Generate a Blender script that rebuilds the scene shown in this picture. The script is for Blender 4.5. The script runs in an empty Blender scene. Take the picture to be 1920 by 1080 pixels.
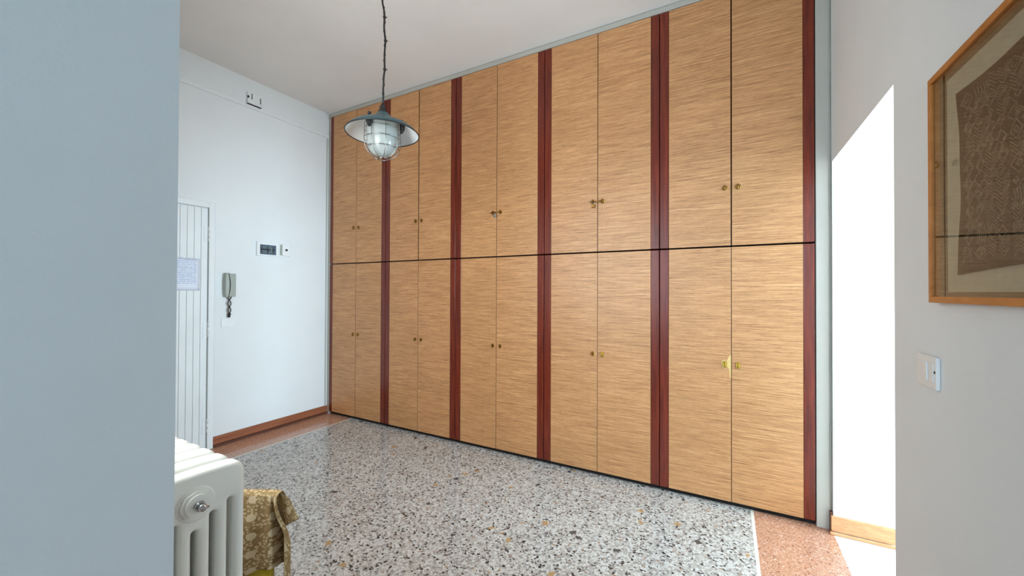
import bpy, bmesh, math, random
from mathutils import Vector, Matrix
random.seed(7)
C = bpy.context.scene.collection
SC = bpy.context.scene
PI = math.pi

# ------------------------------------------------------------ measured room
H = 3.434; D = 2.96; XL = -4.031; XR = 0.539; YJ = 2.928; YN = 1.952; ZO = 2.172
YW = 0.322; XE = -0.838          # back face and end of the foreground wall
WT = 0.27                        # wall thickness at the right doorway

# ------------------------------------------------------------ camera
yaw, pit, rol = 0.5, 0.0089, 0.004
F = Vector((-math.sin(yaw)*math.cos(pit), math.cos(yaw)*math.cos(pit), math.sin(pit)))
R0 = Vector((math.cos(yaw), math.sin(yaw), 0)); U0 = R0.cross(F)
R1 = R0*math.cos(rol)+U0*math.sin(rol); U1 = -R0*math.sin(rol)+U0*math.cos(rol)
cam = bpy.data.cameras.new('camera'); co = bpy.data.objects.new('camera', cam); C.objects.link(co)
co.matrix_world = Matrix(((R1.x, U1.x, -F.x, 0), (R1.y, U1.y, -F.y, 0), (R1.z, U1.z, -F.z, 1.4), (0, 0, 0, 1)))
cam.sensor_width = 36; cam.lens = 740.3*36/1920; cam.clip_start = 0.02
SC.camera = co
# ------------------------------------------------------------ world, light, exposure
SC.view_settings.view_transform = 'Standard'; SC.view_settings.look = 'None'
SC.view_settings.gamma = 1; SC.view_settings.use_curve_mapping = False
SC.view_settings.exposure = 0.0
w = bpy.data.worlds.new('world'); SC.world = w; w.use_nodes = True
bg = w.node_tree.nodes['Background']; bg.inputs[0].default_value = (0.75, 0.87, 1, 1); bg.inputs[1].default_value = 0.6

def area(name, loc, direction, sx, sy, power, col):
    l = bpy.data.lights.new(name, 'AREA'); l.shape = 'RECTANGLE'; l.size = sx; l.size_y = sy
    l.energy = power; l.color = col
    o = bpy.data.objects.new(name, l); C.objects.link(o); o.location = loc
    o.rotation_euler = Vector(direction).to_track_quat('-Z', 'Y').to_euler()
    return o
# daylight in the windows of the side room (beyond the right doorway) and of the room behind the camera
area('daylight_side_room_south', (1.7, -1.38, 1.6), (0, 1, 0), 1.6, 2.0, 90, (1.0, 0.97, 0.93))
area('daylight_side_room_east', (4.28, 2.5, 1.55), (-1, 0.0, 0), 1.7, 1.5, 480, (0.61, 0.83, 1.0))
area('added_hall_daylight', (-1.54, 0.06, 1.80), (-.08, 1, -0.14), 0.80, 1.36, 50, (0.90, 0.97, 1.0))  # added source in an assumed, unseen window; brightens the wardrobes
area('daylight_corridor_end', (-0.15, -3.18, 1.70), (0, 1, 0), 1.0, 1.8, 60, (0.46, 0.74, 1.0))

# ------------------------------------------------------------ material helpers
def lin(c):
    return tuple(((x/255)/12.92 if x/255 <= .04045 else ((x/255+.055)/1.055)**2.4) for x in c)+(1,)
class NT:
    def __init__(s, name, rough=.5, metal=0, spec=.5):
        s.m = bpy.data.materials.new(name); s.m.use_nodes = True; s.t = s.m.node_tree
        s.b = s.t.nodes['Principled BSDF']
        s.b.inputs['Roughness'].default_value = rough; s.b.inputs['Metallic'].default_value = metal
        s.b.inputs['Specular IOR Level'].default_value = spec
    def n(s, typ, **kw):
        x = s.t.nodes.new(typ)
        for k, v in kw.items():
            if k.startswith('i_'):
                key = k[2:]
                x.inputs[int(key) if key.isdigit() else key.replace('_', ' ')].default_value = v
            else: setattr(x, k, v)
        return x
    def l(s, a, b): s.t.links.new(a, b)
    def coord(s, scale=(1, 1, 1), which='Object', rot=(0, 0, 0), rand=False):
        tc = s.n('ShaderNodeTexCoord'); mp = s.n('ShaderNodeMapping')
        mp.inputs['Scale'].default_value = scale; mp.inputs['Rotation'].default_value = rot
        s.l(tc.outputs[which], mp.inputs['Vector'])
        if rand:
            oi = s.n('ShaderNodeObjectInfo'); ml = s.n('ShaderNodeVectorMath', operation='SCALE')
            cb = s.n('ShaderNodeCombineXYZ'); 
            for i in range(3): s.l(oi.outputs['Random'], cb.inputs[i])
            s.l(cb.outputs[0], ml.inputs[0]); ml.inputs['Scale'].default_value = 37
            s.l(ml.outputs[0], mp.inputs['Location'])
        return mp.outputs[0]
    def noise(s, v, scale=5, detail=4, rough=.5, dist=0):
        x = s.n('ShaderNodeTexNoise'); x.inputs['Scale'].default_value = scale; x.inputs['Detail'].default_value = detail
        x.inputs['Roughness'].default_value = rough; x.inputs['Distortion'].default_value = dist
        s.l(v, x.inputs['Vector']); return x.outputs['Fac']
    def ramp(s, v, stops, interp='LINEAR'):
        x = s.n('ShaderNodeValToRGB'); x.color_ramp.interpolation = interp; e = x.color_ramp.elements
        while len(e) > 1: e.remove(e[-1])
        e[0].position = stops[0][0]; e[0].color = stops[0][1]
        for p, c in stops[1:]:
            k = e.new(p); k.color = c
        s.l(v, x.inputs[0]); return x.outputs[0]
    def mix(s, f, a, b, mode='MIX'):
        x = s.n('ShaderNodeMix', data_type='RGBA', blend_type=mode)
        for sock, v in ((x.inputs[0], f), (x.inputs[6], a), (x.inputs[7], b)):
            if hasattr(v, 'links'): s.l(v, sock)
            else: sock.default_value = v
        return x.outputs[2]
    def math(s, op, a, b=0.0, c=0.0):
        x = s.n('ShaderNodeMath', operation=op)
        for i, v in enumerate((a, b, c)):
            if hasattr(v, 'links'): s.l(v, x.inputs[i])
            else: x.inputs[i].default_value = v
        return x.outputs[0]
    def color(s, v):
        if hasattr(v, 'links'): s.l(v, s.b.inputs['Base Color'])
        else: s.b.inputs['Base Color'].default_value = v
        return s
    def bump(s, v, dist=.002, strength=.5):
        x = s.n('ShaderNodeBump'); x.inputs['Distance'].default_value = dist; x.inputs['Strength'].default_value = strength
        s.l(v, x.inputs['Height']); s.l(x.outputs[0], s.b.inputs['Normal']); return s
def plain(name, c, rough=.5, metal=0, spec=.5, var=.06, sc=30):
    t = NT(name, rough, metal, spec); v = t.coord()
    a = lin(c); lo = tuple(x*(1-var) for x in a[:3])+(1,); hi = tuple(min(1, x*(1+var)) for x in a[:3])+(1,)
    t.color(t.ramp(t.noise(v, sc, 3), [(.3, lo), (.7, hi)]))
    return t.m

def wall_paint(name, c, bump=.3):
    t = NT(name, .75, 0, .25); v = t.coord()
    a = lin(c); b = tuple(x*.955 for x in a[:3])+(1,)
    big = t.ramp(t.noise(v, 1.3, 5, .6), [(.35, b), (.62, a)])
    v2 = t.coord((1, 1, .5)); spots = t.ramp(t.noise(v2, 6, 6, .7), [(.23, (.55, .52, .48, 1)), (.29, (1, 1, 1, 1))])
    t.color(t.mix(.5, big, spots, 'MULTIPLY'))
    t.bump(t.noise(v, 55, 5, .65), .002, bump); return t.m
M = {}
M['wall'] = wall_paint('white_wall_paint', (231, 232, 230))
M['ceil'] = wall_paint('ceiling_paint', (238, 233, 228), .15)
M['white'] = plain('white_plastic', (232, 232, 230), .35, var=.02)
M['white_door'] = plain('white_door_lacquer', (230, 232, 230), .4, var=.03, sc=4)
M['cream_metal'] = plain('radiator_enamel', (250, 250, 243), .28, var=.02, sc=5)
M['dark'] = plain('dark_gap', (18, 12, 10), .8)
M['black'] = plain('black_rubber', (24, 24, 25), .45)
M['black_cord'] = plain('black_cord', (34, 30, 28), .6)
M['steel'] = plain('dull_steel', (150, 150, 148), .3, 1)
M['nickel'] = plain('nickel', (190, 192, 195), .2, 1)
M['brass'] = plain('aged_brass', (146, 106, 50), .32, 1, var=.2, sc=200)
M['brass_bright'] = plain('bright_brass_plate', (222, 182, 70), .35, .6, var=.12, sc=150)
M['patch'] = plain('yellowed_bare_patch', (226, 192, 122), .5, var=.08, sc=80)
M['grey_plastic'] = plain('grey_beige_plastic', (160, 164, 152), .4, var=.03)
M['trim_white'] = plain('white_painted_strip', (186, 182, 172), .5, var=.03, sc=4)
M['edge'] = plain('door_edge_banding', (128, 84, 52), .5)
M['yellow'] = plain('yellow_painted_wood', (206, 182, 40), .4, var=.08)
M['teal'] = plain('teal_enamel', (44, 78, 84), .3, var=.12, sc=12)
M['enamel'] = plain('white_enamel', (232, 234, 232), .25, var=.03)
M['mount'] = plain('cream_mount', (186, 172, 148), .8, var=.05, sc=40)

# reed facing: fine horizontal split reeds
def reed():
    t = NT('split_reed_facing', .36, 0, .5)
    v = t.coord((3.4, 1, 120), 'Object', rand=True); v2 = t.coord((12, 1, 360), 'Object', rand=True); v3 = t.coord((.9, 1, 1.6), 'Object', rand=True)
    n1 = t.noise(v, 1.6, 5, .62, .3); n2 = t.noise(v2, 1.5, 4, .7, .1); n3 = t.noise(v3, 2.2, 3, .55)
    base = t.ramp(n1, [(.28, lin((150, 97, 58))), (.41, lin((195, 139, 90))), (.55, lin((216, 158, 106))), (.72, lin((234, 182, 130)))])
    fine = t.ramp(n2, [(.33, (.60, .53, .46, 1)), (.45, (.95, .93, .9, 1)), (.65, (1.0, 1.0, 1.0, 1))])
    c = t.mix(.85, base, fine, 'MULTIPLY')
    big = t.ramp(n3, [(.3, (.86, .87, .84, 1)), (.6, (1, 1, 1, 1))])
    c = t.mix(.7, c, big, 'MULTIPLY')
    v4 = t.coord((14, 1, 260), 'Object', rand=True)
    dk = t.ramp(t.noise(v4, 1.5, 3, .65), [(.59, (1, 1, 1, 1)), (.66, (.58, .50, .45, 1))])
    c = t.mix(.85, c, dk, 'MULTIPLY')
    t.color(c); t.bump(t.math('ADD', n1, n2), .0012, .55); return t.m
M['reed'] = reed()
def mahog():
    t = NT('mahogany_post', .27, 0, .5); v = t.coord((14, 14, 1), rand=True)
    n = t.noise(v, 3, 5, .6, .4)
    t.color(t.ramp(n, [(.3, lin((88, 28, 13))), (.5, lin((112, 38, 18))), (.75, lin((134, 50, 26)))])); return t.m
M['mahog'] = mahog()
def wood(name, a, b, sc=(1, 1, 14), rough=.4):
    t = NT(name, rough, 0, .4); v = t.coord(sc)
    t.color(t.ramp(t.noise(v, 3, 5, .6, .5), [(.3, lin(a)), (.7, lin(b))])); return t.m
M['skirt'] = wood('brown_skirting_wood', (126, 70, 44), (168, 102, 68), (6, 1, 30))
M['skirt_dark'] = wood('dark_shoe_moulding', (70, 38, 28), (110, 66, 48), (6, 1, 30))
M['skirt_light'] = wood('honey_skirting_wood', (196, 138, 92), (222, 166, 118), (6, 1, 30))
M['frame'] = wood('honey_frame_wood', (168, 100, 40), (198, 128, 62), (8, 3, 8), .35)

def terrazzo():
    t = NT('light_terrazzo', .16, 0, .5); v = t.coord((1, 1, 1))
    nv = t.n('ShaderNodeTexNoise'); nv.inputs['Scale'].default_value = 40; nv.inputs['Detail'].default_value = 2; t.l(v, nv.inputs['Vector'])
    wv = t.n('ShaderNodeVectorMath', operation='MULTIPLY_ADD'); wv.inputs[1].default_value = (.012, .012, .012)
    t.l(nv.outputs['Color'], wv.inputs[0]); t.l(v, wv.inputs[2]); vv = wv.outputs[0]
    def vor(scale, off):
        mp = t.n('ShaderNodeMapping'); mp.inputs['Location'].default_value = off; t.l(vv, mp.inputs[0])
        a = t.n('ShaderNodeTexVoronoi', voronoi_dimensions='2D'); a.inputs['Scale'].default_value = scale; t.l(mp.outputs[0], a.inputs['Vector'])
        e = t.n('ShaderNodeTexVoronoi', voronoi_dimensions='2D', feature='DISTANCE_TO_EDGE'); e.inputs['Scale'].default_value = scale; t.l(mp.outputs[0], e.inputs['Vector'])
        s = t.n('ShaderNodeSeparateColor'); t.l(a.outputs['Color'], s.inputs[0])
        return s.outputs, e.outputs['Distance']
    c1, e1 = vor(80, (0, 0, 0)); c2, e2 = vor(150, (3.1, 1.7, 0)); c3, e3 = vor(24, (5.3, 2.2, 0))
    W = lin((232, 228, 220)); 
    pal = t.ramp(c1[0], [(0, lin((44, 43, 46))), (.065, lin((112, 108, 108))), (.10, lin((168, 162, 156))), (.22, lin((196, 188, 178))), (.38, lin((212, 205, 196))), (.56, lin((226, 221, 212))), (.72, lin((236, 233, 228))), (.965, lin((186, 150, 122))), (.982, lin((200, 176, 168)))], 'CONSTANT')
    pal2 = t.ramp(c2[0], [(0, lin((40, 38, 42))), (.11, lin((140, 132, 126))), (.2, lin((188, 180, 170))), (.5, lin((212, 206, 198))), (.975, lin((160, 124, 98)))], 'CONSTANT')
    m1 = t.math('GREATER_THAN', e1, .06)
    size = t.math('GREATER_THAN', c1[1], .22)
    c = t.mix(t.math('MULTIPLY', m1, size), pal2, pal)
    m3 = t.math('MULTIPLY', t.math('GREATER_THAN', c3[1], .978), t.math('GREATER_THAN', e3, .16))
    c = t.mix(m3, c, t.ramp(c3[2], [(0, lin((200, 160, 112))), (.4, lin((225, 222, 215))), (.75, lin((90, 86, 86)))], 'CONSTANT'))
    cl = t.ramp(t.noise(v, 1.6, 3), [(.3, (.88, .87, .86, 1)), (.65, (1, 1, 1, 1))])
    c = t.mix(.8, c, cl, 'MULTIPLY')
    c = t.mix(1, c, (.80, .79, .79, 1), 'MULTIPLY')
    t.color(c); t.l(t.math('MULTIPLY_ADD', t.noise(v, 5, 4), .12, .09), t.b.inputs['Roughness']); return t.m
M['terrazzo'] = terrazzo()
def redterr():
    t = NT('salmon_terrazzo', .15, 0, .5); v = t.coord((1, 1, 1))
    a = t.n('ShaderNodeTexVoronoi', voronoi_dimensions='2D'); a.inputs['Scale'].default_value = 190; t.l(v, a.inputs['Vector'])
    s = t.n('ShaderNodeSeparateColor'); t.l(a.outputs['Color'], s.inputs[0])
    c = t.ramp(s.outputs[0], [(0, lin((128, 86, 72))), (.05, lin((186, 132, 106))), (.25, lin((202, 148, 118))), (.55, lin((210, 157, 128))), (.8, lin((218, 170, 142))), (.95, lin((232, 206, 188)))], 'CONSTANT')
    t.color(t.mix(.8, c, t.ramp(t.noise(v, 4, 4), [(.3, (.76, .71, .68, 1)), (.7, (.86, .82, .80, 1))]), 'MULTIPLY')); return t.m
M['redterr'] = redterr()
M['line'] = plain('white_marble_strip', (228, 222, 208), .2, var=.1, sc=60)
M['whitefloor'] = plain('pale_polished_floor', (216, 222, 222), .2, var=.03, sc=5)

def glass(name, tint, rough=0.0, ior=1.45):
    t = NT(name, rough, 0, .5); t.color(tint); t.b.inputs['Transmission Weight'].default_value = 1; t.b.inputs['IOR'].default_value = ior; return t.m
def pane(nm, tint, ior):   # thin picture glass: clear with mirror reflection by Fresnel
    m = bpy.data.materials.new(nm); m.use_nodes = True; t = m.node_tree; t.nodes.remove(t.nodes['Principled BSDF'])
    fr = t.nodes.new('ShaderNodeFresnel'); fr.inputs[0].default_value = ior
    a = t.nodes.new('ShaderNodeBsdfTransparent'); a.inputs[0].default_value = tint
    g = t.nodes.new('ShaderNodeBsdfGlossy'); g.inputs['Roughness'].default_value = .01
    x = t.nodes.new('ShaderNodeMixShader'); ge = t.nodes.new('ShaderNodeNewGeometry'); mm = t.nodes.new('ShaderNodeMath'); mm.operation = 'MULTIPLY_ADD'; mm.inputs[1].default_value = -1; mm.inputs[2].default_value = 1
    t.links.new(ge.outputs['Backfacing'], mm.inputs[0]); mu = t.nodes.new('ShaderNodeMath'); mu.operation = 'MULTIPLY'; t.links.new(fr.outputs[0], mu.inputs[0]); t.links.new(mm.outputs[0], mu.inputs[1]); t.links.new(mu.outputs[0], x.inputs[0]); t.links.new(a.outputs[0], x.inputs[1]); t.links.new(g.outputs[0], x.inputs[2])
    t.links.new(x.outputs[0], t.nodes['Material Output'].inputs['Surface']); return m
M['pane'] = pane('picture_glass', (.90, .92, .91, 1), 1.62); M['smoke'] = pane('smoked_clear_plastic', (.80, .84, .88, 1), 1.3)
def jarglass():
    m = bpy.data.materials.new('ribbed_jar_glass'); m.use_nodes = True; t = m.node_tree
    b = t.nodes['Principled BSDF']; b.inputs['Base Color'].default_value = (.78, .83, .80, 1); b.inputs['Roughness'].default_value = .12
    b.inputs['Transmission Weight'].default_value = .62; b.inputs['IOR'].default_value = 1.4
    return m
M['jar'] = jarglass()

def cloth_mat():
    t = NT('tan_flowered_cotton', .9, 0, .1); v = t.coord((1, 1, 1), 'UV')
    base = t.ramp(t.noise(v, 60, 3), [(.3, lin((150, 122, 82))), (.7, lin((176, 148, 106)))])
    # rows of small blossoms
    a = t.n('ShaderNodeTexVoronoi', voronoi_dimensions='2D'); a.inputs['Scale'].default_value = 95; t.l(v, a.inputs['Vector'])
    nn = t.noise(v, 26, 2)
    small = t.math('MULTIPLY', t.math('LESS_THAN', a.outputs['Distance'], .36), t.math('GREATER_THAN', nn, .46))
    c = t.mix(small, base, lin((216, 192, 150)))
    # medallions on a lattice
    f = t.n('ShaderNodeTexVoronoi', voronoi_dimensions='2D'); f.inputs['Scale'].default_value = 15.5; f.inputs['Randomness'].default_value = .12; t.l(v, f.inputs['Vector'])
    wob = t.math('MULTIPLY_ADD', t.noise(v, 130, 2), .16, .13)
    c = t.mix(t.math('LESS_THAN', f.outputs['Distance'], wob), c, lin((228, 208, 170)))
    t.color(c); return t.m
M['cloth'] = cloth_mat()
def textile():
    t = NT('brown_raffia', .9, 0, .15); v = t.coord((1, 1, 1))
    t.color(t.ramp(t.noise(v, 120, 4, .7), [(.3, lin((48, 34, 22))), (.7, lin((80, 60, 40)))])); t.bump(t.noise(v, 300, 3), .001, .6); return t.m
M['textile'] = textile()
M['stitch'] = plain('pale_raffia_pile', (112, 92, 68), .9, var=.45, sc=90)
def paper():
    t = NT('printed_notice_sheet', .5, 0, .3); v = t.coord((1, 1, 1), 'UV')
    s = t.n('ShaderNodeSeparateXYZ'); t.l(v, s.inputs[0])
    row = t.math('FRACT', t.math('MULTIPLY', s.outputs[1], 19)); rowid = t.math('FLOOR', t.math('MULTIPLY', s.outputs[1], 19))
    cb = t.n('ShaderNodeCombineXYZ'); t.l(t.math('MULTIPLY', s.outputs[0], 26), cb.inputs[0]); t.l(t.math('MULTIPLY', rowid, 7.3), cb.inputs[1])
    nz = t.noise(cb.outputs[0], 1, 2)
    ink = t.math('MULTIPLY', t.math('LESS_THAN', row, .45), t.math('GREATER_THAN', nz, .44))
    ink = t.math('MULTIPLY', ink, t.math('MULTIPLY', t.math('GREATER_THAN', s.outputs[0], .08), t.math('LESS_THAN', s.outputs[0], .88)))
    ink = t.math('MULTIPLY', ink, t.math('GREATER_THAN', s.outputs[1], .2))
    t.color(t.mix(ink, lin((228, 232, 242)), lin((176, 186, 212)))); return t.m
M['paper'] = paper()

# ------------------------------------------------------------ mesh helpers
def box(bm, x0, x1, y0, y1, z0, z1, bev=0, mi=0, seg=2):
    r = bmesh.ops.create_cube(bm, size=1); vs = r['verts']
    for v in vs: v.co = Vector(((x0+x1)/2+v.co.x*(x1-x0), (y0+y1)/2+v.co.y*(y1-y0), (z0+z1)/2+v.co.z*(z1-z0)))
    fs = list({f for v in vs for f in v.link_faces})
    for f in fs: f.material_index = mi
    if bev:
        es = list({e for f in fs for e in f.edges}); bmesh.ops.bevel(bm, geom=es, offset=bev, segments=seg, profile=.5, affect='EDGES')
    return vs
def tube(bm, pts, r, n=8, closed=False, mi=0):
    pts = [Vector(p) for p in pts]; rings = []; N = len(pts); prev = None
    for i, p in enumerate(pts):
        if closed: d = pts[(i+1) % N]-pts[i-1]
        else: d = pts[min(i+1, N-1)]-pts[max(i-1, 0)]
        d.normalize()
        if prev is None:
            a = Vector((0, 0, 1)) if abs(d.z) < .9 else Vector((1, 0, 0)); u = d.cross(a).normalized()
        else: u = (prev-d*prev.dot(d)).normalized()
        prev = u; v = d.cross(u); rr = r[i] if isinstance(r, (list, tuple)) else r
        rings.append([bm.verts.new(p+(u*math.cos(2*PI*k/n)+v*math.sin(2*PI*k/n))*rr) for k in range(n)])
    for i in range(N if closed else N-1):
        a, b = rings[i], rings[(i+1) % N]
        off = 0
        if closed and i == N-1:
            off = min(range(n), key=lambda o: (a[0].co-b[o].co).length)
        for k in range(n):
            f = bm.faces.new((a[k], a[(k+1) % n], b[(k+1+off) % n], b[(k+off) % n])); f.material_index = mi; f.smooth = True
    if not closed:
        for rg in (rings[0][::-1], rings[-1]):
            f = bm.faces.new(rg); f.material_index = mi
def lathe(bm, prof, n=32, mi=0, rib=0):
    rings = []
    for (r, z) in prof:
        if r < 1e-6: rings.append([bm.verts.new((0, 0, z))])
        else: rings.append([bm.verts.new(((r*(1+rib*(k % 2)))*math.cos(2*PI*k/n), (r*(1+rib*(k % 2)))*math.sin(2*PI*k/n), z)) for k in range(n)])
    for a, b in zip(rings, rings[1:]):
        for k in range(n):
            q = [a[k % len(a)], a[(k+1) % len(a)], b[(k+1) % len(b)], b[k % len(b)]]
            q = [x for i, x in enumerate(q) if x not in q[:i]]
            if len(q) >= 3:
                f = bm.faces.new(q); f.material_index = mi; f.smooth = True
def sphere(bm, c, r, sub=2, mi=0):
    rr = bmesh.ops.create_icosphere(bm, subdivisions=sub, radius=r)
    for v in rr['verts']:
        v.co = v.co+Vector(c)
        for f in v.link_faces: f.smooth = True; f.material_index = mi
def obj(name, bm, mats, parent=None, loc=(0, 0, 0), normals=True):
    me = bpy.data.meshes.new(name)
    if normals: bmesh.ops.recalc_face_normals(bm, faces=bm.faces)
    bm.to_mesh(me); bm.free()
    for m in (mats if isinstance(mats, (list, tuple)) else [mats]): me.materials.append(m)
    o = bpy.data.objects.new(name, me); C.objects.link(o); o.location = loc
    if parent: o.parent = parent
    return o
def B(): return bmesh.new()
def bx(name, dims, mat, parent=None, bev=0, loc=(0, 0, 0)):
    bm = B(); box(bm, *dims, bev=bev); return obj(name, bm, mat, parent, loc)
def tag(o, label=None, cat=None, group=None, kind=None):
    if label: o['label'] = label
    if cat: o['category'] = cat
    if group: o['group'] = group
    if kind: o['kind'] = kind
    return o
def thing(name, label, cat, loc, group=None, rz=0):
    o = bpy.data.objects.new(name, None); C.objects.link(o); o.location = loc; o.rotation_euler.z = rz; o.empty_display_size = .05
    return tag(o, label, cat, group)
def S(o, label=None): o['kind'] = 'structure'; 
def struct(name, boxes, mat, parent=None, bev=0):
    bm = B()
    for b in boxes: box(bm, *b, bev=bev)
    o = obj(name, bm, mat, parent)
    if parent is None: o['kind'] = 'structure'
    return o

# ------------------------------------------------------------ THE SETTING
YB = -3.2; XB = XE; XS = 4.3          # rooms behind the camera and beyond the doorway
fl = struct('floor', [(XL-.1, XR+.0, -3.3, 3.7, -.12, -.012)], M['dark'])
FX0, FX1 = -3.627, .128
def part_slab(name, b, mat): return struct(name, [b], mat, fl)
part_slab('terrazzo_field', (FX0+.004, FX1, .73, 3.4, -.012, 0), M['terrazzo'])
part_slab('terrazzo_border', (XL-.05, FX0-.010, .345, 3.4, -.012, 0), M['redterr'])
part_slab('terrazzo_border', (FX1+.016, XR, .345, 3.4, -.012, 0), M['redterr'])
part_slab('terrazzo_border', (FX0-.010, FX1+.016, .345, .716, -.012, 0), M['redterr'])
part_slab('marble_strip', (FX1, FX1+.016, .73, 2.307, -.012, .0003), M['line'])
part_slab('marble_strip', (FX1, FX1+.016, 2.309, 3.4, -.012, .0003), M['line'])
part_slab('marble_strip', (FX0-.010, FX0+.004, .73, 3.4, -.012, .0003), M['line'])
part_slab('marble_strip', (FX0-.010, FX1+.016, .716, .73, -.012, .0003), M['line'])
part_slab('terrazzo_passage', (XB, XR, -3.2, .345, -.012, 0), M['redterr'])
struct('floor', [(XR, XS+.1, -1.5, 3.7, -.12, 0)], M['whitefloor'])
struct('ceiling', [(XL-.1, XS+.1, -3.3, 3.7, H, H+.1)], M['ceil'])
struct('wall_left', [(XL-.12, XL, YW-.1, 3.7, 0, H)], M['wall'])
struct('wall_back', [(XL-.12, XS+.1, 3.6, 3.72, 0, H)], M['wall'])
# right wall with the doorway, running past the camera
struct('wall_right', [(XR, XR+WT, YB, YN, 0, H), (XR, XR+WT, YN, YJ, ZO, H), (XR, XR+WT, YJ, 3.6, 0, H)], M['wall'])
# the hall's front wall with an unseen window added over the radiator to light the wardrobes; its corner and the corridor wall fill the left of the picture
struct('wall_front', [(XE-.28, XE, YB, YW, 0, H), (XL, -1.96, .04, YW, 0, H), (-1.96, XE-.28, .04, YW, 0, 1.10), (-1.96, XE-.28, .04, YW, 2.50, H), (-1.0-.118, XE-.28+.001, .04, YW, 1.10, 2.5)], M['wall'])
struct('wall_corridor_end', [(XE, -.67, YB-.12, YB, 0, H), (.37, XR, YB-.12, YB, 0, H), (-.67, .37, YB-.12, YB, 0, .75), (-.67, .37, YB-.12, YB, 2.65, H)], M['wall'])
struct('added_window', [(-1.96, -1.92, .085, .125, 1.10, 2.50), (-1.158, -1.118, .085, .125, 1.10, 2.50), (-1.92, -1.158, .085, .125, 1.10, 1.14), (-1.92, -1.158, .085, .125, 2.46, 2.50), (-1.55, -1.528, .09, .12, 1.14, 2.46)], M['white_door'])  # frame of the unseen window added over the radiator
struct('wall_side_room', [(XS, XS+.12, -1.4, 1.25, 0, H), (XS, XS+.12, 3.35, 3.6, 0, H), (XS, XS+.12, 1.25, 3.35, 0, .75), (XS, XS+.12, 1.25, 3.35, 2.35, H),
                          (XR+WT, .85, -1.52, -1.4, 0, H), (2.55, XS+.12, -1.52, -1.4, 0, H), (.85, 2.55, -1.52, -1.4, 0, .55), (.85, 2.55, -1.52, -1.4, 2.65, H)], M['wall'])

# skirting
o = struct('baseboard_left', [(XL, XL+.014, 1.818, D-.0, .022, .093)], M['skirt'], bev=.002)
struct('shoe_moulding', [(XL, XL+.022, 1.818, D, 0, .020)], M['skirt_dark'], o, bev=.004)
o = struct('baseboard_right', [(XR-.012, XR+WT, YJ-.014, YJ, .018, .103)], M['skirt_light'], bev=.002)
struct('skirting_return', [(XR-.014, XR, YJ, D-.004, .0, .120)], M['skirt_dark'], o, bev=.002)
struct('shoe_moulding', [(XR-.02, XR+WT, YJ-.026, YJ-.014, 0, .017)], M['skirt_light'], o, bev=.004)

# ------------------------------------------------------------ trims around the wardrobes
struct('trim_1', [(XL, XR, D+.001, D+.03, 3.390, H-.006)], M['trim_white'])          # cornice strip above
struct('trim_2', [(.466, XR, D, D+.03, 0, 3.39)], M['trim_white'], bev=.003)         # white filler on the right
struct('trim_3', [(XL, -3.992, D+.002, D+.03, 0, 3.39)], M['trim_white'])            # white filler on the left
struct('gap_shade_strip', [(XL, XR, D+.012, D+.03, H-.006, H)], M['dark'])                    # dark strip painted for the shade in the gap under the ceiling

# ------------------------------------------------------------ the wardrobe units
def handle_mesh(bright):
    bm = B()
    if bright: box(bm, -.013, .013, -.003, 0, -.020, .020, .002, 1)
    else:
        b2 = B(); 
        r = bmesh.ops.create_cone(bm, cap_ends=True, segments=20, radius1=.0165, radius2=.014, depth=.003)
        for v in r['verts']: v.co = Vector((v.co.x, -v.co.z-.0015, v.co.y))
        for f in bm.faces: f.material_index = 0
        b2.free()
    pts = [(0, -.002, .012), (0, -.012, .0125), (0, -.017, .009), (0, -.0185, 0), (0, -.017, -.009), (0, -.012, -.0125), (0, -.002, -.012)]
    tube(bm, pts, [.0045, .0042, .0030, .0026, .0030, .0042, .0045], 8)
    sphere(bm, (0, -.0135, .0130), .0052); sphere(bm, (0, -.0135, -.0130), .0052)
    me = bpy.data.meshes.new('handle'); bm.to_mesh(me); bm.free(); me.materials.append(M['brass']); me.materials.append(M['brass_bright']); return me
HM = [handle_mesh(False), handle_mesh(True)]
def door_obj(w_, h_, parent, x, z, hx, hz, bright, tilt=0, hinge=0):
    bm = B(); box(bm, 0, w_, 0, .020, 0, h_)
    for f in bm.faces: f.material_index = 0 if abs(f.normal.y) > .9 else 1
    bmesh.ops.bevel(bm, geom=list(bm.edges), offset=.0012, segments=1, affect='EDGES')
    for f in bm.faces:
        n = f.normal; f.material_index = 0 if n.y < -.9 else 1
    o = obj('door', bm, [M['reed'], M['edge']], parent, (x, 0, z))
    hd = bpy.data.objects.new('handle', HM[min(1, bright)]); C.objects.link(hd); hd.parent = o; hd.location = (hx, 0, hz)
    if bright: hd['label'] = 'brass handle on a bright yellow plate'
    if bright == 2:
        bm = B(); e = w_
        P = [(e-.001, .150), (e-.006, .155), (e-.009, .19), (e-.013, .215), (e-.022, .222), (e-.036, .215), (e-.052, .218), (e-.058, .240), (e-.054, .262), (e-.040, .266), (e-.026, .262), (e-.017, .285), (e-.010, .30), (e-.001, .302)]
        P = [(x_, hz-.240+z_) for x_, z_ in P]
        a = [bm.verts.new((x_, -.0006, z_)) for x_, z_ in P]; b = [bm.verts.new((x_, .0, z_)) for x_, z_ in P]
        bm.faces.new(a); 
        for k in range(len(P)): bm.faces.new((a[k], a[(k+1) % len(P)], b[(k+1) % len(P)], b[k]))
        obj('worn_patch', bm, M['patch'], o)
    return o
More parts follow.
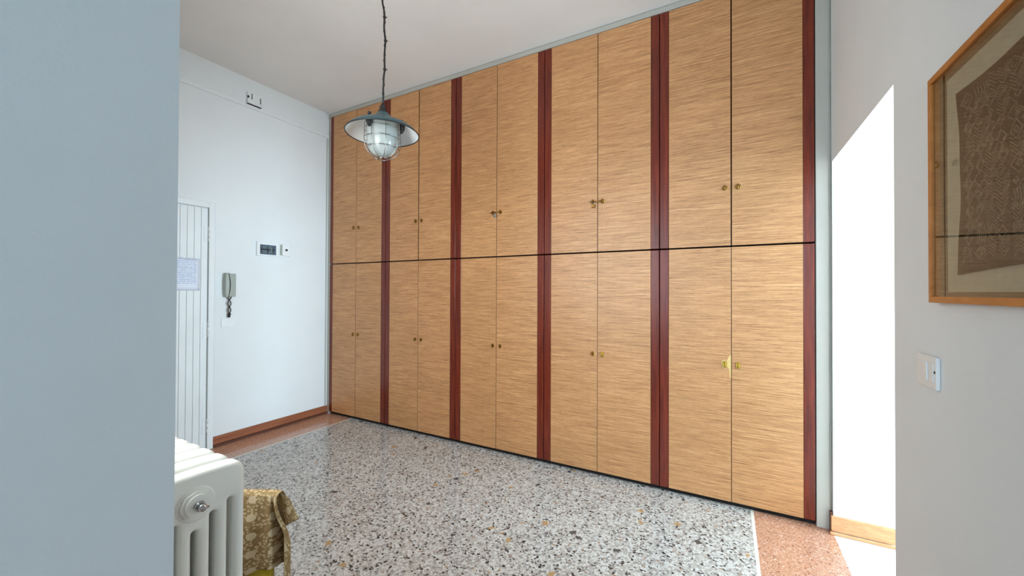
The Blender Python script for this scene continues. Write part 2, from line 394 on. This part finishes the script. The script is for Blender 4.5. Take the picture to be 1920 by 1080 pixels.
def unit(kind, x0, x1, pl, pr, split, z0, z1, hz, gap, label, bright=(0, 0), dx=.038):
    name = 'lower_wardrobe' if kind == 0 else 'upper_cupboard'
    u = thing(name, label, 'wardrobe' if kind == 0 else 'cupboard', (x0, D, z0), 'reed-fronted floor wardrobes' if kind == 0 else 'reed-fronted cupboards above the wardrobes')
    W = x1-x0; h = z1-z0; bot = .032 if kind == 0 else .003
    bm = B()
    box(bm, .003, .020, .022, .56, bot, h-.004); box(bm, W-.020, W-.003, .022, .56, bot, h-.004)
    box(bm, .020, W-.020, .022, .56, bot, bot+.018); box(bm, .020, W-.020, .022, .56, h-.022, h-.004); box(bm, .020, W-.020, .55, .56, bot+.018, h-.022)
    obj('carcass', bm, M['dark'], u)
    if kind == 0: bx('plinth', (.003, W-.003, .028, .06, .0, .030), M['dark'], u)
    bx('side_post', (.0025, pl, 0, .021, bot, h-.003), M['mahog'], u, .0025)
    bx('side_post', (W-pr, W-.0025, 0, .021, bot, h-.003), M['mahog'], u, .0025)
    s = split-x0; g = gap/2
    dz = bot; dh = h-bot-.003
    door_obj(s-g-(pl+.001), dh, u, pl+.001, dz, s-g-(pl+.001)-dx+g, hz-z0-dz, bright[0])
    door_obj(W-pr-.001-(s+g), dh, u, s+g, dz, dx-g, hz-z0-dz, bright[1])
    return u
UX = [-3.990, -3.115, -2.215, -1.319, -.425, .463]
SP = [-3.558, -2.667, -1.772, -.873, .021]
UG = [.002, .008, .0025, .0035, .006]
LG = [.0025, .002, .0025, .002, .0025]
where_l = ['tall reed-fronted lower wardrobe in the corner against the white wall with the entrance door',
           'reed-fronted lower wardrobe second from the left wall, just beneath the hanging lamp',
           'reed-fronted lower wardrobe in the middle of the row, under the cupboard with the pale padlock',
           'reed-fronted lower wardrobe under the cupboard with the brass padlock, fourth from the left',
           'widest-looking lower wardrobe at the right end, brass handles on worn yellow patches']
where_u = ['reed-fronted upper cupboard in the far corner, partly behind the hanging lamp on its left',
           'upper reed cupboard with a dark open gap between its doors, right behind the lamp shade',
           'upper reed cupboard with a pale padlock hanging from the bar between its handles',
           'upper reed cupboard whose handles are barred with a small brass padlock',
           'upper reed cupboard at the right end beside the doorway, with no padlock']
for i in range(5):
    pl = .048 if i == 0 else .061; pr = .058
    br = [(0, 0), (0, 0), (0, 0), (0, 1), (2, 1)][i]
    unit(0, UX[i], UX[i+1], pl, pr, SP[i], 0, 1.701, .926, LG[i], where_l[i], br)
    unit(1, UX[i], UX[i+1], pl, pr, SP[i], 1.705, 3.389, 2.090, UG[i], where_u[i])

def padlock(x, z, lab, mat):
    t = thing('padlock', lab, 'padlock', (x, D-.022, z), 'padlocks on the upper cupboards')
    bx('padlock_body', (-.013, .013, -.006, .006, -.034, -.012), mat, t, .003)
    bm = B(); tube(bm, [(-.008, 0, -.014), (-.008, 0, -.002), (-.005, 0, .004), (0, 0, .0065), (.005, 0, .004), (.008, 0, -.002), (.008, 0, -.014)], .0022, 8); obj('shackle', bm, M['steel'], t)
    bx('keyhole', (-.002, .002, -.0068, -.006, -.03, -.024), M['dark'], t)
def bar(x, lab):
    bm = B(); tube(bm, [(-.046, 0, -.001), (0, 0, .001), (.046, 0, .003)], .0042, 8)
    for q in (-.046, .046): sphere(bm, (q, 0, 0), .007)
    tag(obj('locking_bar', bm, M['brass'], None, (x, D-.026, 2.086)), lab, 'bar', 'bars through the cupboard handles')
bar(SP[2], 'dark brass bar through the handle pair that carries the pale padlock')
bar(SP[3], 'thin dark brass bar through the handle pair that carries the brass padlock')
padlock(SP[2]-.006, 2.078, 'small pale metal padlock hanging under the bar of the middle upper cupboard', M['nickel'])
padlock(SP[3]-.030, 2.078, 'small brass padlock hanging under the bar of the fourth upper cupboard', M['brass'])

# ------------------------------------------------------------ entrance door in the left wall
YD1 = 1.762; YD0 = YD1-17*.0505
dr = struct('door_1', [(XL+.001, XL+.006, YD0, YD1, .012, 2.118)], M['grey_plastic'])
for k in range(17):
    y1 = YD1-k*.0505
    bx('plank', (XL+.004, XL+.016, y1-.0492, y1-.0005, .012, 2.118), M['white_door'], dr, .0025)
bm = B(); box(bm, XL, XL+.028, YD1+.006, 1.813, 0, 2.174, .003); box(bm, XL, XL+.028, YD0-.06, YD0-.006, 0, 2.174, .003); box(bm, XL, XL+.028, YD0-.006, YD1+.006, 2.126, 2.174, .003)
obj('door_frame', bm, M['white_door'], dr)
for z0 in (.145, .985, 1.825):
    bm = B()
    box(bm, XL+.016, XL+.020, YD1-.030, YD1+.002, z0, z0+.135); 
    for s in range(3): tube(bm, [(XL+.032, YD1+.004, z0+.001+s*.046), (XL+.032, YD1+.004, z0+.043+s*.046)], .007, 8)
    box(bm, XL+.026, XL+.031, YD1+.004, YD1+.024, z0, z0+.135)
    obj('hinge', bm, M['white'], dr)
bm = B(); tube(bm, [(XL+.016, YD0+.06, 1.03), (XL+.06, YD0+.06, 1.03), (XL+.062, YD0+.17, 1.03)], .009, 8); obj('door_handle', bm, M['brass'], dr)
# notice
bm = B(); nx, nz = 6, 8; uvl = bm.loops.layers.uv.new('UVMap'); g = []
for i in range(nx+1):
    for j in range(nz+1):
        y = 1.480+(.222)*i/nx; z = 1.397+.278*j/nz
        g.append(bm.verts.new((XL+.0185+.0025*math.sin(i*1.3)*math.sin(j*.9)**2+.0012*i/nx, y, z)))
for i in range(nx):
    for j in range(nz):
        f = bm.faces.new((g[i*(nz+1)+j], g[(i+1)*(nz+1)+j], g[(i+1)*(nz+1)+j+1], g[i*(nz+1)+j+1])); f.smooth = True
        for lp, (a, b) in zip(f.loops, ((i, j), (i+1, j), (i+1, j+1), (i, j+1))): lp[uvl].uv = (a/nx, b/nz)
no = obj('notice_sheet', bm, M['paper']); sm = no.modifiers.new('thick', 'SOLIDIFY'); sm.thickness = .0006
tag(no, 'white sheet with printed lines in a plastic sleeve stuck on the plank door', 'notice')

# ------------------------------------------------------------ left wall fittings
# surface trunking under the ceiling
t = thing('cable_trunking', 'thin white trunking running along the left wall below the ceiling and down the corner', 'trunking', (XL, 2.0, 3.15))
o = bx('trunking_run', (0, .018, -1.62, .945, 0, .028), M['white'], t, .002)
o.rotation_euler.x = math.radians(-.0)
bx('trunking_run', (0, .010, .932, .945, -3.05, -.012), M['trim_white'], t, .001)
bx('end_cap', (-.0, .022, .93, .952, -.012, .034), M['white'], t, .002)
bm = B(); tube(bm, [(.008, .950, .03), (.008, .952, .12), (.008, .956, .2), (.010, .940, .25), (.010, .935, .279)], .006, 6); obj('cable', bm, M['white'], t)
t = thing('junction_box', 'small square white junction box on the left wall above the trunking', 'box', (XL, 2.136, 3.186))
bx('box_body', (0, .030, -.062, .062, 0, .112), M['white'], t, .004)
bx('slot', (.030, .0312, -.030, -.023, .045, .1), M['dark'], t); bx('slot', (.030, .0312, .048, .055, .03, .085), M['dark'], t); bx('slot', (.018, .0312, -.063, -.052, .05, .072), M['dark'], t)
bx('box_lip', (.0, .033, -.064, .064, -.003, .0), M['steel'], t)
# breaker panel
t = thing('breaker_panel', 'white fuse box with smoked window on the left wall', 'fuse box', (XL, 2.281, 1.741))
bm = B()
box(bm, 0, .022, -.106, -.078, 0, .138, .002); box(bm, 0, .022, .078, .106, 0, .138, .002); box(bm, 0, .022, -.080, .080, 0, .016, .002); box(bm, 0, .022, -.080, .080, .112, .138, .002)
obj('panel_frame', bm, M['white'], t)
bx('recess', (.001, .003, -.079, .079, .015, .113), plain('grey_recess', (132, 142, 152), .5), t)
for k in range(7):
    y = -.066+k*.019
    bx('breaker', (.003, .011, y, y+.017, .030, .098), M['grey_plastic'] if k % 3 else M['steel'], t, .001)
    if k != 5: bx('switch_lever', (.011, .017, y+.004, y+.013, .058, .073), M['black'], t, .001)
bx('window_door', (.019, .021, -.079, .079, .015, .113), M['smoke'], t)
t = thing('thermostat', 'little white box with a dark knob right beside the fuse box', 'control', (XL, 2.463, 1.758))
bx('control_body', (0, .024, -.040, .042, 0, .118), M['white'], t, .004)
bm = B(); tube(bm, [(.022, -.002, .06), (.034, -.002, .06)], .011, 14); obj('knob', bm, M['black'], t)
bx('side_cover', (0, .012, -.052, -.040, .006, .112), M['grey_plastic'], t, .001)
# intercom
t = thing('intercom', 'grey-beige intercom handset with a black twisted cord on the left wall', 'intercom', (XL, 1.939, 1.338))
bx('base_unit', (0, .030, -.008, .047, .004, .216), M['grey_plastic'], t, .004)
bm = B()
prof = [(.0, .046), (.02, .052), (.06, .056), (.11, .058), (.16, .056), (.20, .052), (.22, .046)]
for (z0, a), (z1, b) in zip(prof, prof[1:]):
    vs = []
    for (z, d) in ((z0, a), (z1, b)):
        sh = -.006*math.sin(z/.22*PI)
        vs.append([bm.verts.new((x, y, z)) for x, y in ((.012, -.047+sh), (d, -.045+sh), (d+.002, -.026-sh*.8), (.012, -.012-sh*1.2))])
    for k in range(4): bm.faces.new((vs[0][k], vs[0][(k+1) % 4], vs[1][(k+1) % 4], vs[1][k]))
    if z0 == 0: bm.faces.new(vs[0][::-1])
    if z1 == .22: bm.faces.new(vs[1])
bmesh.ops.remove_doubles(bm, verts=bm.verts, dist=.0001)
obj('handset', bm, M['grey_plastic'], t)
bm = B(); tube(bm, [(.046+.010*math.sin(k/12*PI), -.020+.010*math.sin(k/12*PI)-.004, .22*k/12) for k in range(13)], .0038, 6); obj('gap_cable', bm, M['black_cord'], t)
bm = B()
for s in (1, -1):
    pts = []
    for k in range(60):
        z = .004-.155*k/59; ph = k*1.35
        pts.append((.022+.004*math.sin(ph), -.004+s*.015*math.cos(k/59*PI*2.5)*(1-.25*k/59)+.004*math.cos(ph), z))
    tube(bm, pts, .0032, 6)
obj('coiled_cord', bm, M['black_cord'], t)
bm = B(); sphere(bm, (.022, -.004, -.158), .014); sphere(bm, (.022, -.006, -.176), .012); obj('cord_coil_end', bm, M['black_cord'], t)
t = thing('wall_socket', 'flat white blank socket plate just below the intercom cord', 'socket', (XL, 1.930, 1.066))
bx('cover_plate', (0, .008, -.052, .052, 0, .078), M['white'], t, .003); bx('insert', (.008, .010, .002, .030, .018, .060), M['white'], t, .001)

# ------------------------------------------------------------ switch on the right wall
t = thing('light_switch', 'white two-gang light switch under the framed textile on the right wall', 'switch', (XR, 1.657, 1.117))
bx('cover_plate', (-.011, 0, -.066, .066, 0, .096), M['white'], t, .004)
bx('rocker', (-.016, -.010, -.018, .013, .020, .076), M['white'], t, .002); bx('rocker', (-.015, -.010, .015, .046, .020, .076), M['white'], t, .002)
bx('insert', (-.013, -.010, -.050, -.020, .020, .076), M['white'], t, .002)
bm = B(); tube(bm, [(-.0105, -.0585, .052), (-.0125, -.0585, .052)], .004, 8); obj('screw_hole', bm, M['black'], t)

# ------------------------------------------------------------ framed textile on the right wall
fy1, fy0, fz0, fz1 = 1.597, .46, 1.373, 2.022
t = thing('picture_frame', 'dark patterned textile behind glass in a honey wood frame on the right wall', 'picture', (XR, 0, 0))
fw = .018; X0 = -.024
for nm, d in (('frame_rail', (X0, 0, fy0, fy1, fz0, fz0+fw)), ('frame_rail', (X0, 0, fy0, fy1, fz1-fw, fz1)), ('frame_stile', (X0, 0, fy1-fw, fy1, fz0+fw, fz1-fw)), ('frame_stile', (X0, 0, fy0, fy0+fw, fz0+fw, fz1-fw))):
    bx(nm, d, M['frame'], t, .0015)
bx('backing_board', (-.004, -.001, fy0+fw, fy1-fw, fz0+fw, fz1-fw), wood('backing_reed_reflection', (112, 84, 56), (146, 116, 82), (1, 2, 90), .7), t)  # reeds mirrored in the glass are painted into the board's brown streaks
bx('mount_sheet', (-.0055, -.004, fy0+.06, 1.532, fz0+.030, fz1-.036), M['mount'], t)
bm = B(); NY, NZ = 40, 24; tv = {}
ty0, ty1, tz0, tz1 = .60, 1.470, 1.448, 1.925
def tex_pt(u, v):
    y = ty1+(ty0-ty1)*u; y += .010*math.sin(v*PI)*(-1 if u < .5 else 1)*(abs(u-.5)*2)**4*1.6
    z = tz0+(tz1-tz0)*v; z += (.016*math.sin(u*PI*1.0) if v < .5 else -.004*math.sin(u*PI*3))*(abs(v-.5)*2)**3
    return Vector((-.0085-.0015*math.sin(u*17+v*5)*math.sin(v*11), y, z))
for i in range(NY+1):
    for j in range(NZ+1): tv[i, j] = bm.verts.new(tex_pt(i/NY, j/NZ))
for i in range(NY):
    for j in range(NZ):
        f = bm.faces.new((tv[i, j], tv[i+1, j], tv[i+1, j+1], tv[i, j+1])); f.smooth = True
to = obj('textile_panel', bm, M['textile'], t); md = to.modifiers.new('thick', 'SOLIDIFY'); md.thickness = .001
# raised pile: nested lozenges and zigzags, each stitch a small ridge
bm = B(); rs = random.Random(3)
def stitch(a, b, wdt=.0018):
    a = Vector(a); b = Vector(b); d = (b-a); n = Vector((-d.y, d.x)).normalized()*wdt/.9
    def P(q, h): 
        p = tex_pt(min(.985, max(.015, q.x)), min(.97, max(.03, q.y))); p.x -= h; return p
    sx = 1/.87; sy = 1/.477
    nn = Vector((n.x*sx, n.y*sy))
    vs = [bm.verts.new(P(q, h)) for q, h in ((a-nn, .0), (a+nn, .0), (b+nn, .0), (b-nn, .0), (a, .0026), (b, .0026))]
    bm.faces.new((vs[0], vs[4], vs[5], vs[3])); bm.faces.new((vs[4], vs[1], vs[2], vs[5])); bm.faces.new((vs[0], vs[1], vs[4])); bm.faces.new((vs[3], vs[5], vs[2]))
nu, nv = 17, 12
for i in range(nu):
    for j in range(nv):
        cu = .035+(i+.5+.18*rs.uniform(-1, 1))*(.93/nu); cv = .07+(j+.5+.12*rs.uniform(-1, 1))*(.88/nv)
        hu = .5/nu*rs.uniform(.75, 1.15); hv = .5/nv*rs.uniform(.8, 1.15); ty = rs.random()
        if ty < .62:
            for s in (1, .68, .36):
                if rs.random() < .12: continue
                q = [(cu-hu*s, cv), (cu, cv+hv*s), (cu+hu*s, cv), (cu, cv-hv*s)]
                for k in range(4):
                    if rs.random() < .88: stitch(q[k], q[(k+1) % 4])
        elif ty < .85:
            sg = rs.choice((1, -1))
            for s in range(5):
                o_ = (s-2)*hv*.42; stitch((cu-hu, cv-sg*hv*.5+o_), (cu, cv+sg*hv*.4+o_)); stitch((cu, cv+sg*hv*.4+o_), (cu+hu, cv-sg*hv*.5+o_))
        else:
            for s in range(5):
                o_ = (s-2)*hu*.42; stitch((cu+o_, cv-hv), (cu+o_+hu*.3, cv)); stitch((cu+o_+hu*.3, cv), (cu+o_, cv+hv))
em = obj('raised_stitching', bm, M['stitch'], t, normals=False); em['kind'] = 'stuff'
bx('glass_pane', (-.0185, -.0165, fy0+fw-.003, fy1-fw+.003, fz0+fw-.003, fz1-fw+.003), M['pane'], t)

# thin service cable in the corner beside the doorway
t = thing('corner_cable', 'thin grey cable clipped up the corner between wardrobes and doorway', 'cable', (XR-.006, D-.008, 0))
bm = B(); tube(bm, [(.0015*math.sin(k*1.7), 0, .125+(3.43-.125)*k/24) for k in range(25)], .0032, 6); obj('cable_run', bm, M['grey_plastic'], t)
for z in (.6, 1.25, 1.9, 2.05, 2.7): bx('cable_clip', (-.004, .004, -.004, .006, z, z+.008), M['grey_plastic'], t, .001)

# ------------------------------------------------------------ radiator behind the foreground wall
def rad_section():
    cu = bpy.data.curves.new('sec', 'CURVE'); cu.dimensions = '2D'; cu.fill_mode = 'BOTH'; cu.extrude = .012; cu.bevel_depth = .011; cu.bevel_resolution = 3
    def poly(pts):
        s = cu.splines.new('POLY'); s.points.add(len(pts)-1); s.use_cyclic_u = True
        for p, q in zip(s.points, pts): p.co = (q[0], q[1], 0, 1)
    W2 = .099; z0, z1 = .115, .950; off = .011
    pts = []
    def arc(cx, cz, r, a0, a1, n=7):
        for k in range(n+1):
            a = math.radians(a0+(a1-a0)*k/n); pts.append((cx+r*math.cos(a), cz+r*math.sin(a)))
    r = .016
    arc(-W2+r, z0+r, r, 180, 270); arc(W2-r, z0+r, r, 270, 360); arc(W2-r, z1-r, r, 0, 90)
    for q in (.06, .03, 0, -.03, -.06): pts.append((q, z1+.004*(1-(q/.09)**2)))
    arc(-W2+r, z1-r, r, 90, 180); poly(pts)
    tops = {-2: .885, -1: .868, 0: .838, 1: .868, 2: .885}
    for k in range(-2, 3):
        c = k*.0385; hw = .0175; pts = []
        zt = tops[k]; zb = .18 + (.03 if k == 0 else 0)
        for a in range(0, 181, 18): pts.append((c+hw*math.cos(math.radians(a)), zt-hw+hw*math.sin(math.radians(a))))
        for a in range(180, 361, 18): pts.append((c+hw*math.cos(math.radians(a)), zb+hw+hw*math.sin(math.radians(a))))
        poly(pts)
    o = bpy.data.objects.new('tmp', cu); C.objects.link(o)
    me = bpy.data.meshes.new_from_object(o.evaluated_get(bpy.context.evaluated_depsgraph_get())); bpy.data.objects.remove(o)
    # curve plane xy -> world: x->Y, y->Z, z->X
    for v in me.vertices: v.co = Vector((v.co.z, v.co.x, v.co.y))
    bm = B(); bm.from_mesh(me); bmesh.ops.remove_doubles(bm, verts=bm.verts, dist=.0002)
    for z, s in ((.893, 1), (.165, 1)):
        tube(bm, [(-.036, 0, z), (.036, 0, z)], .024, 20)
        tube(bm, [(-.024, 0, z), (-.018, 0, z), (.018, 0, z), (.026, 0, z)], [.040, .046, .046, .038], 24)
    bmesh.ops.recalc_face_normals(bm, faces=bm.faces); bm.to_mesh(me); bm.free(); me.name = 'radiator_section'
    for p in me.polygons: p.use_smooth = True
    try: me.set_sharp_from_angle(angle=math.radians(40))
    except Exception: pass
    me.materials.clear(); me.materials.append(M['cream_metal']); return me
RX, RY = -1.131, .467
t = thing('radiator', 'white cast-iron column radiator behind the foreground wall', 'radiator', (RX, RY, 0))
sm_ = rad_section()
for k in range(13):
    s = bpy.data.objects.new('radiator_section', sm_); C.objects.link(s); s.parent = t; s.location = (-k*.070, 0, 0)
for k in (0, 12):
    for dy in (-.085, .085):
        bm = B(); tube(bm, [(-k*.07, dy, .13), (-k*.07, dy*1.02, .06), (-k*.07, dy*1.06, .012), (-k*.07, dy*1.06, 0)], [.014, .012, .017, .019], 10); obj('foot', bm, M['cream_metal'], t)
bm = B()
tube(bm, [(.026, 0, .893), (.034, 0, .893)], .034, 8); tube(bm, [(.034, 0, .893), (.040, 0, .893)], .026, 20)
obj('end_plug', bm, M['cream_metal'], t)
bm = B(); tube(bm, [(.040, 0, .893), (.048, 0, .893)], .012, 6); tube(bm, [(.048, 0, .893), (.060, 0, .893), (.0605, 0, .893)], [.008, .008, .004], 12)
tube(bm, [(.054, 0, .893), (.054, .014, .889)], .003, 6); obj('air_vent', bm, M['nickel'], t)

# ------------------------------------------------------------ yellow chair with a flowered cloth over its back
CH = Vector((-1.352, .815, 0)); CRZ = math.radians(28)   # right upper corner of the backrest
TOP = .700
t = thing('folding_chair', 'yellow wooden chair beside the radiator, showing only below its flowered cloth', 'chair', CH, rz=CRZ)
for x in (-.262, -.034): bx('post', (x-.013, x+.013, -.010, .012, 0, TOP-.004), M['yellow'], t, .004)
bx('back_rail', (-.249, -.047, -.006, .008, TOP-.11, TOP-.01), M['yellow'], t, .004)
bx('seat', (-.249, -.022, -.013, -.0101, .10, .50), M['yellow'], t, .001)
bx('foot_rail', (-.249, -.047, -.006, .008, .05, .08), M['yellow'], t, .004)
# cloth
bm = B(); uvl = bm.loops.layers.uv.new('UVMap'); NU, NV = 72, 64; G = {}
def sm(a): a = max(0, min(1, a)); return a*a*(3-2*a)
def cl(u, v):
    Lf, Lt, Lb = .275, .036, .13; d = v*(Lf+Lt+Lb)
    if d < Lf:
        drop = Lf-d; q = sm(drop/.13); q2 = sm(drop/.07); f = drop/Lf
        w = .004*q*math.sin(u*31+drop*6)
        if u < .7: x = -.30+.278*u/.7; y = -.019-.006*q*(1+math.sin(u*17)); L = 1.0-.10*sm((u-.35)/.35)
        elif u < .80: a = (u-.7)/.10; x = -.022+.010*q*a; y = -.019+(.075*q)*sm(a); L = .90+.1*a
        elif u < .88: a = (u-.80)/.08; x = -.022+(.010+.029*sm(a))*q; y = -.019+(.075-.055*sm(a))*q; L = 1.0+.15*a
        else: a = (u-.88)/.12; xo = .014+.012*q2+.011*f; x = (.017*q-.022*(1-q))*(1-a)+(xo*q2+.003*(1-q2))*a+.003*math.sin(drop*24)*q*a; y = -.019+.020*q-.006*q*math.sin(a*PI)+.014*q*a*a; L = 1.15+.3*a
        if q < 1 and u >= .7: x = x*q+(-.022+.024*(u-.7)/.3)*(1-q)
        z = TOP+.005-drop*L; y += w if u < .7 else 0
    elif d < Lf+Lt:
        a = (d-Lf)/Lt*PI; x = -.30+.278*u/.7 if u < .7 else -.022+.024*(u-.7)/.3
        y = -.019*math.cos(a); z = TOP+.005+.006*math.sin(a)
    else:
        drop = d-Lf-Lt; q = sm(drop/.05); x = (-.30+.278*u/.7) if u < .7 else -.022+(.024+.62*drop*(.35+.25*q))*(u-.7)/.3
        y = .019+.006*math.sin(u*19)*q+.012*q*sm((u-.7)/.3); z = TOP+.005-drop*(1-.20*sm((u-.75)/.25))
    z -= .004*sm((u-.75)/.25)
    return Vector((x, y, z)), (u*.36, d)
uvs = {}
for i in range(NU+1):
    for j in range(NV+1):
        p, uv = cl(i/NU, j/NV); G[i, j] = bm.verts.new(p); uvs[i, j] = uv
for i in range(NU):
    for j in range(NV):
        ks = ((i, j), (i+1, j), (i+1, j+1), (i, j+1))
        f = bm.faces.new([G[k] for k in ks]); f.smooth = True
        for lp, k in zip(f.loops, ks): lp[uvl].uv = uvs[k]
clo = obj('draped_cloth', bm, M['cloth'], None, CH); clo.rotation_euler.z = CRZ
sm2 = clo.modifiers.new('thick', 'SOLIDIFY'); sm2.thickness = .0015; sm2.offset = 0
tag(clo, 'tan cotton cloth with cream flowers draped over the yellow chair back', 'cloth')

# ------------------------------------------------------------ hanging lamp
LX, LY, LZ = -1.770, 1.655, 2.318      # centre of the shade rim
t = thing('pendant_lamp', 'caged industrial hanging lamp with teal enamel shade and glass jar', 'lamp', (LX, LY, LZ))
bm = B()
outer = [(.206, 0), (.205, .005), (.190, .021), (.160, .044), (.120, .062), (.085, .071), (.070, .078), (.054, .094), (.042, .110), (.028, .124)]
inner = [(.204, .001), (.188, .017), (.158, .040), (.120, .057), (.085, .066), (.064, .070), (.0, .070)]
lathe(bm, outer, 64, 0); lathe(bm, inner, 64, 1)
obj('shade', bm, [M['teal'], M['enamel']], t, normals=False)
bm = B(); tube(bm, [(.206*math.cos(a*2*PI/64), .206*math.sin(a*2*PI/64), 0) for a in range(64)], .0032, 6, closed=True); obj('rim_bead', bm, M['black'], t)
bm = B(); lathe(bm, [(.0, .120), (.027, .120), (.029, .130), (.020, .134), (.016, .148), (.018, .156), (.011, .164), (.008, .180), (.0, .182)], 20); 
tube(bm, [(-.020, 0, .13), (-.024, 0, .165), (-.008, 0, .175)], .004, 6); obj('cable_gland', bm, M['black_cord'], t)
for k in range(3):
    a = .6+k*2*PI/3; c, s = math.cos(a), math.sin(a)
    bm = B(); tube(bm, [(.108*c, .108*s, .060), (.108*c, .108*s, .078)], .006, 8); sphere(bm, (.108*c, .108*s, .080), .0095); sphere(bm, (.112*c-.014*s, .112*s+.014*c, .078), .006); obj('shade_bolt', bm, M['black'], t)
    bm = B(); tube(bm, [(.112*c, .112*s, .058), (.112*c, .112*s, .030), (.104*c, .104*s, .006)], [.016, .014, .006], 10); obj('cage_lug', bm, M['black'], t)
bm = B()
lathe(bm, [(.088, .064), (.088, .020), (.087, .0), (.0865, -.03), (.086, -.055), (.080, -.085), (.066, -.108), (.045, -.124), (.022, -.131), (0, -.133)], 72, 0, .025)
lathe(bm, [(.083, .062), (.083, -.055), (.076, -.083), (.062, -.104), (.042, -.119), (0, -.127)], 48)
obj('glass_jar', bm, M['jar'], t)
bm = B(); lathe(bm, [(0, .06), (.02, .06), (.02, .03), (.016, .02), (.03, -.01), (.034, -.035), (.024, -.06), (0, -.068)], 20); obj('bulb', bm, M['enamel'], t)
bm = B()
def ring(r, z, th=.0022, n=40): tube(bm, [(r*math.cos(a*2*PI/n), r*math.sin(a*2*PI/n), z) for a in range(n)], th, 6, closed=True)
ring(.101, .020); ring(.103, -.035); ring(.094, -.090); ring(.028, -.146, .003)
for k in range(8):
    a = k*PI/4+.2; c, s = math.cos(a), math.sin(a)
    tube(bm, [(r*c, r*s, z) for r, z in ((.099, .060), (.101, .02), (.103, -.035), (.102, -.065), (.094, -.092), (.078, -.116), (.055, -.135), (.028, -.146))], .0020, 6)
obj('wire_cage', bm, M['steel'], t)
bm = B(); pts = []; rr = random.Random(5); N = 34
for k in range(N):
    f = k/(N-1); z = .180+(H-LZ-.185)*f
    am = .0045*math.sin(f*PI)
    pts.append((.012*math.sin(f*5.5)*(1-f)*f*4+am*math.sin(k*1.1)+rr.uniform(-.0012, .0012), .010*math.sin(f*4.2+.4)*f+rr.uniform(-.0012, .0012), z))
tube(bm, pts, .0052, 8)
pts2 = [(p[0]+.006*math.cos(i*1.9), p[1]+.006*math.sin(i*1.9), p[2]) for i, p in enumerate(pts)]
tube(bm, pts2, .0028, 6)
obj('flex', bm, M['black_cord'], t)
for i in (7, 13, 18): 
    p = pts[i]; bm = B(); tube(bm, [(p[0], p[1], p[2]-.005), (p[0], p[1], p[2]+.005)], .009, 8); tube(bm, [(p[0], p[1], p[2]), (p[0]+.016, p[1]+.006, p[2]-.003)], .002, 5); obj('cable_tie', bm, M['black'], t)
bm = B(); p = pts[-1]; tube(bm, [(p[0], p[1], p[2]-.012), (p[0], p[1], p[2]+.004)], [.022, .03], 16); obj('ceiling_hook_cap', bm, M['white'], t)
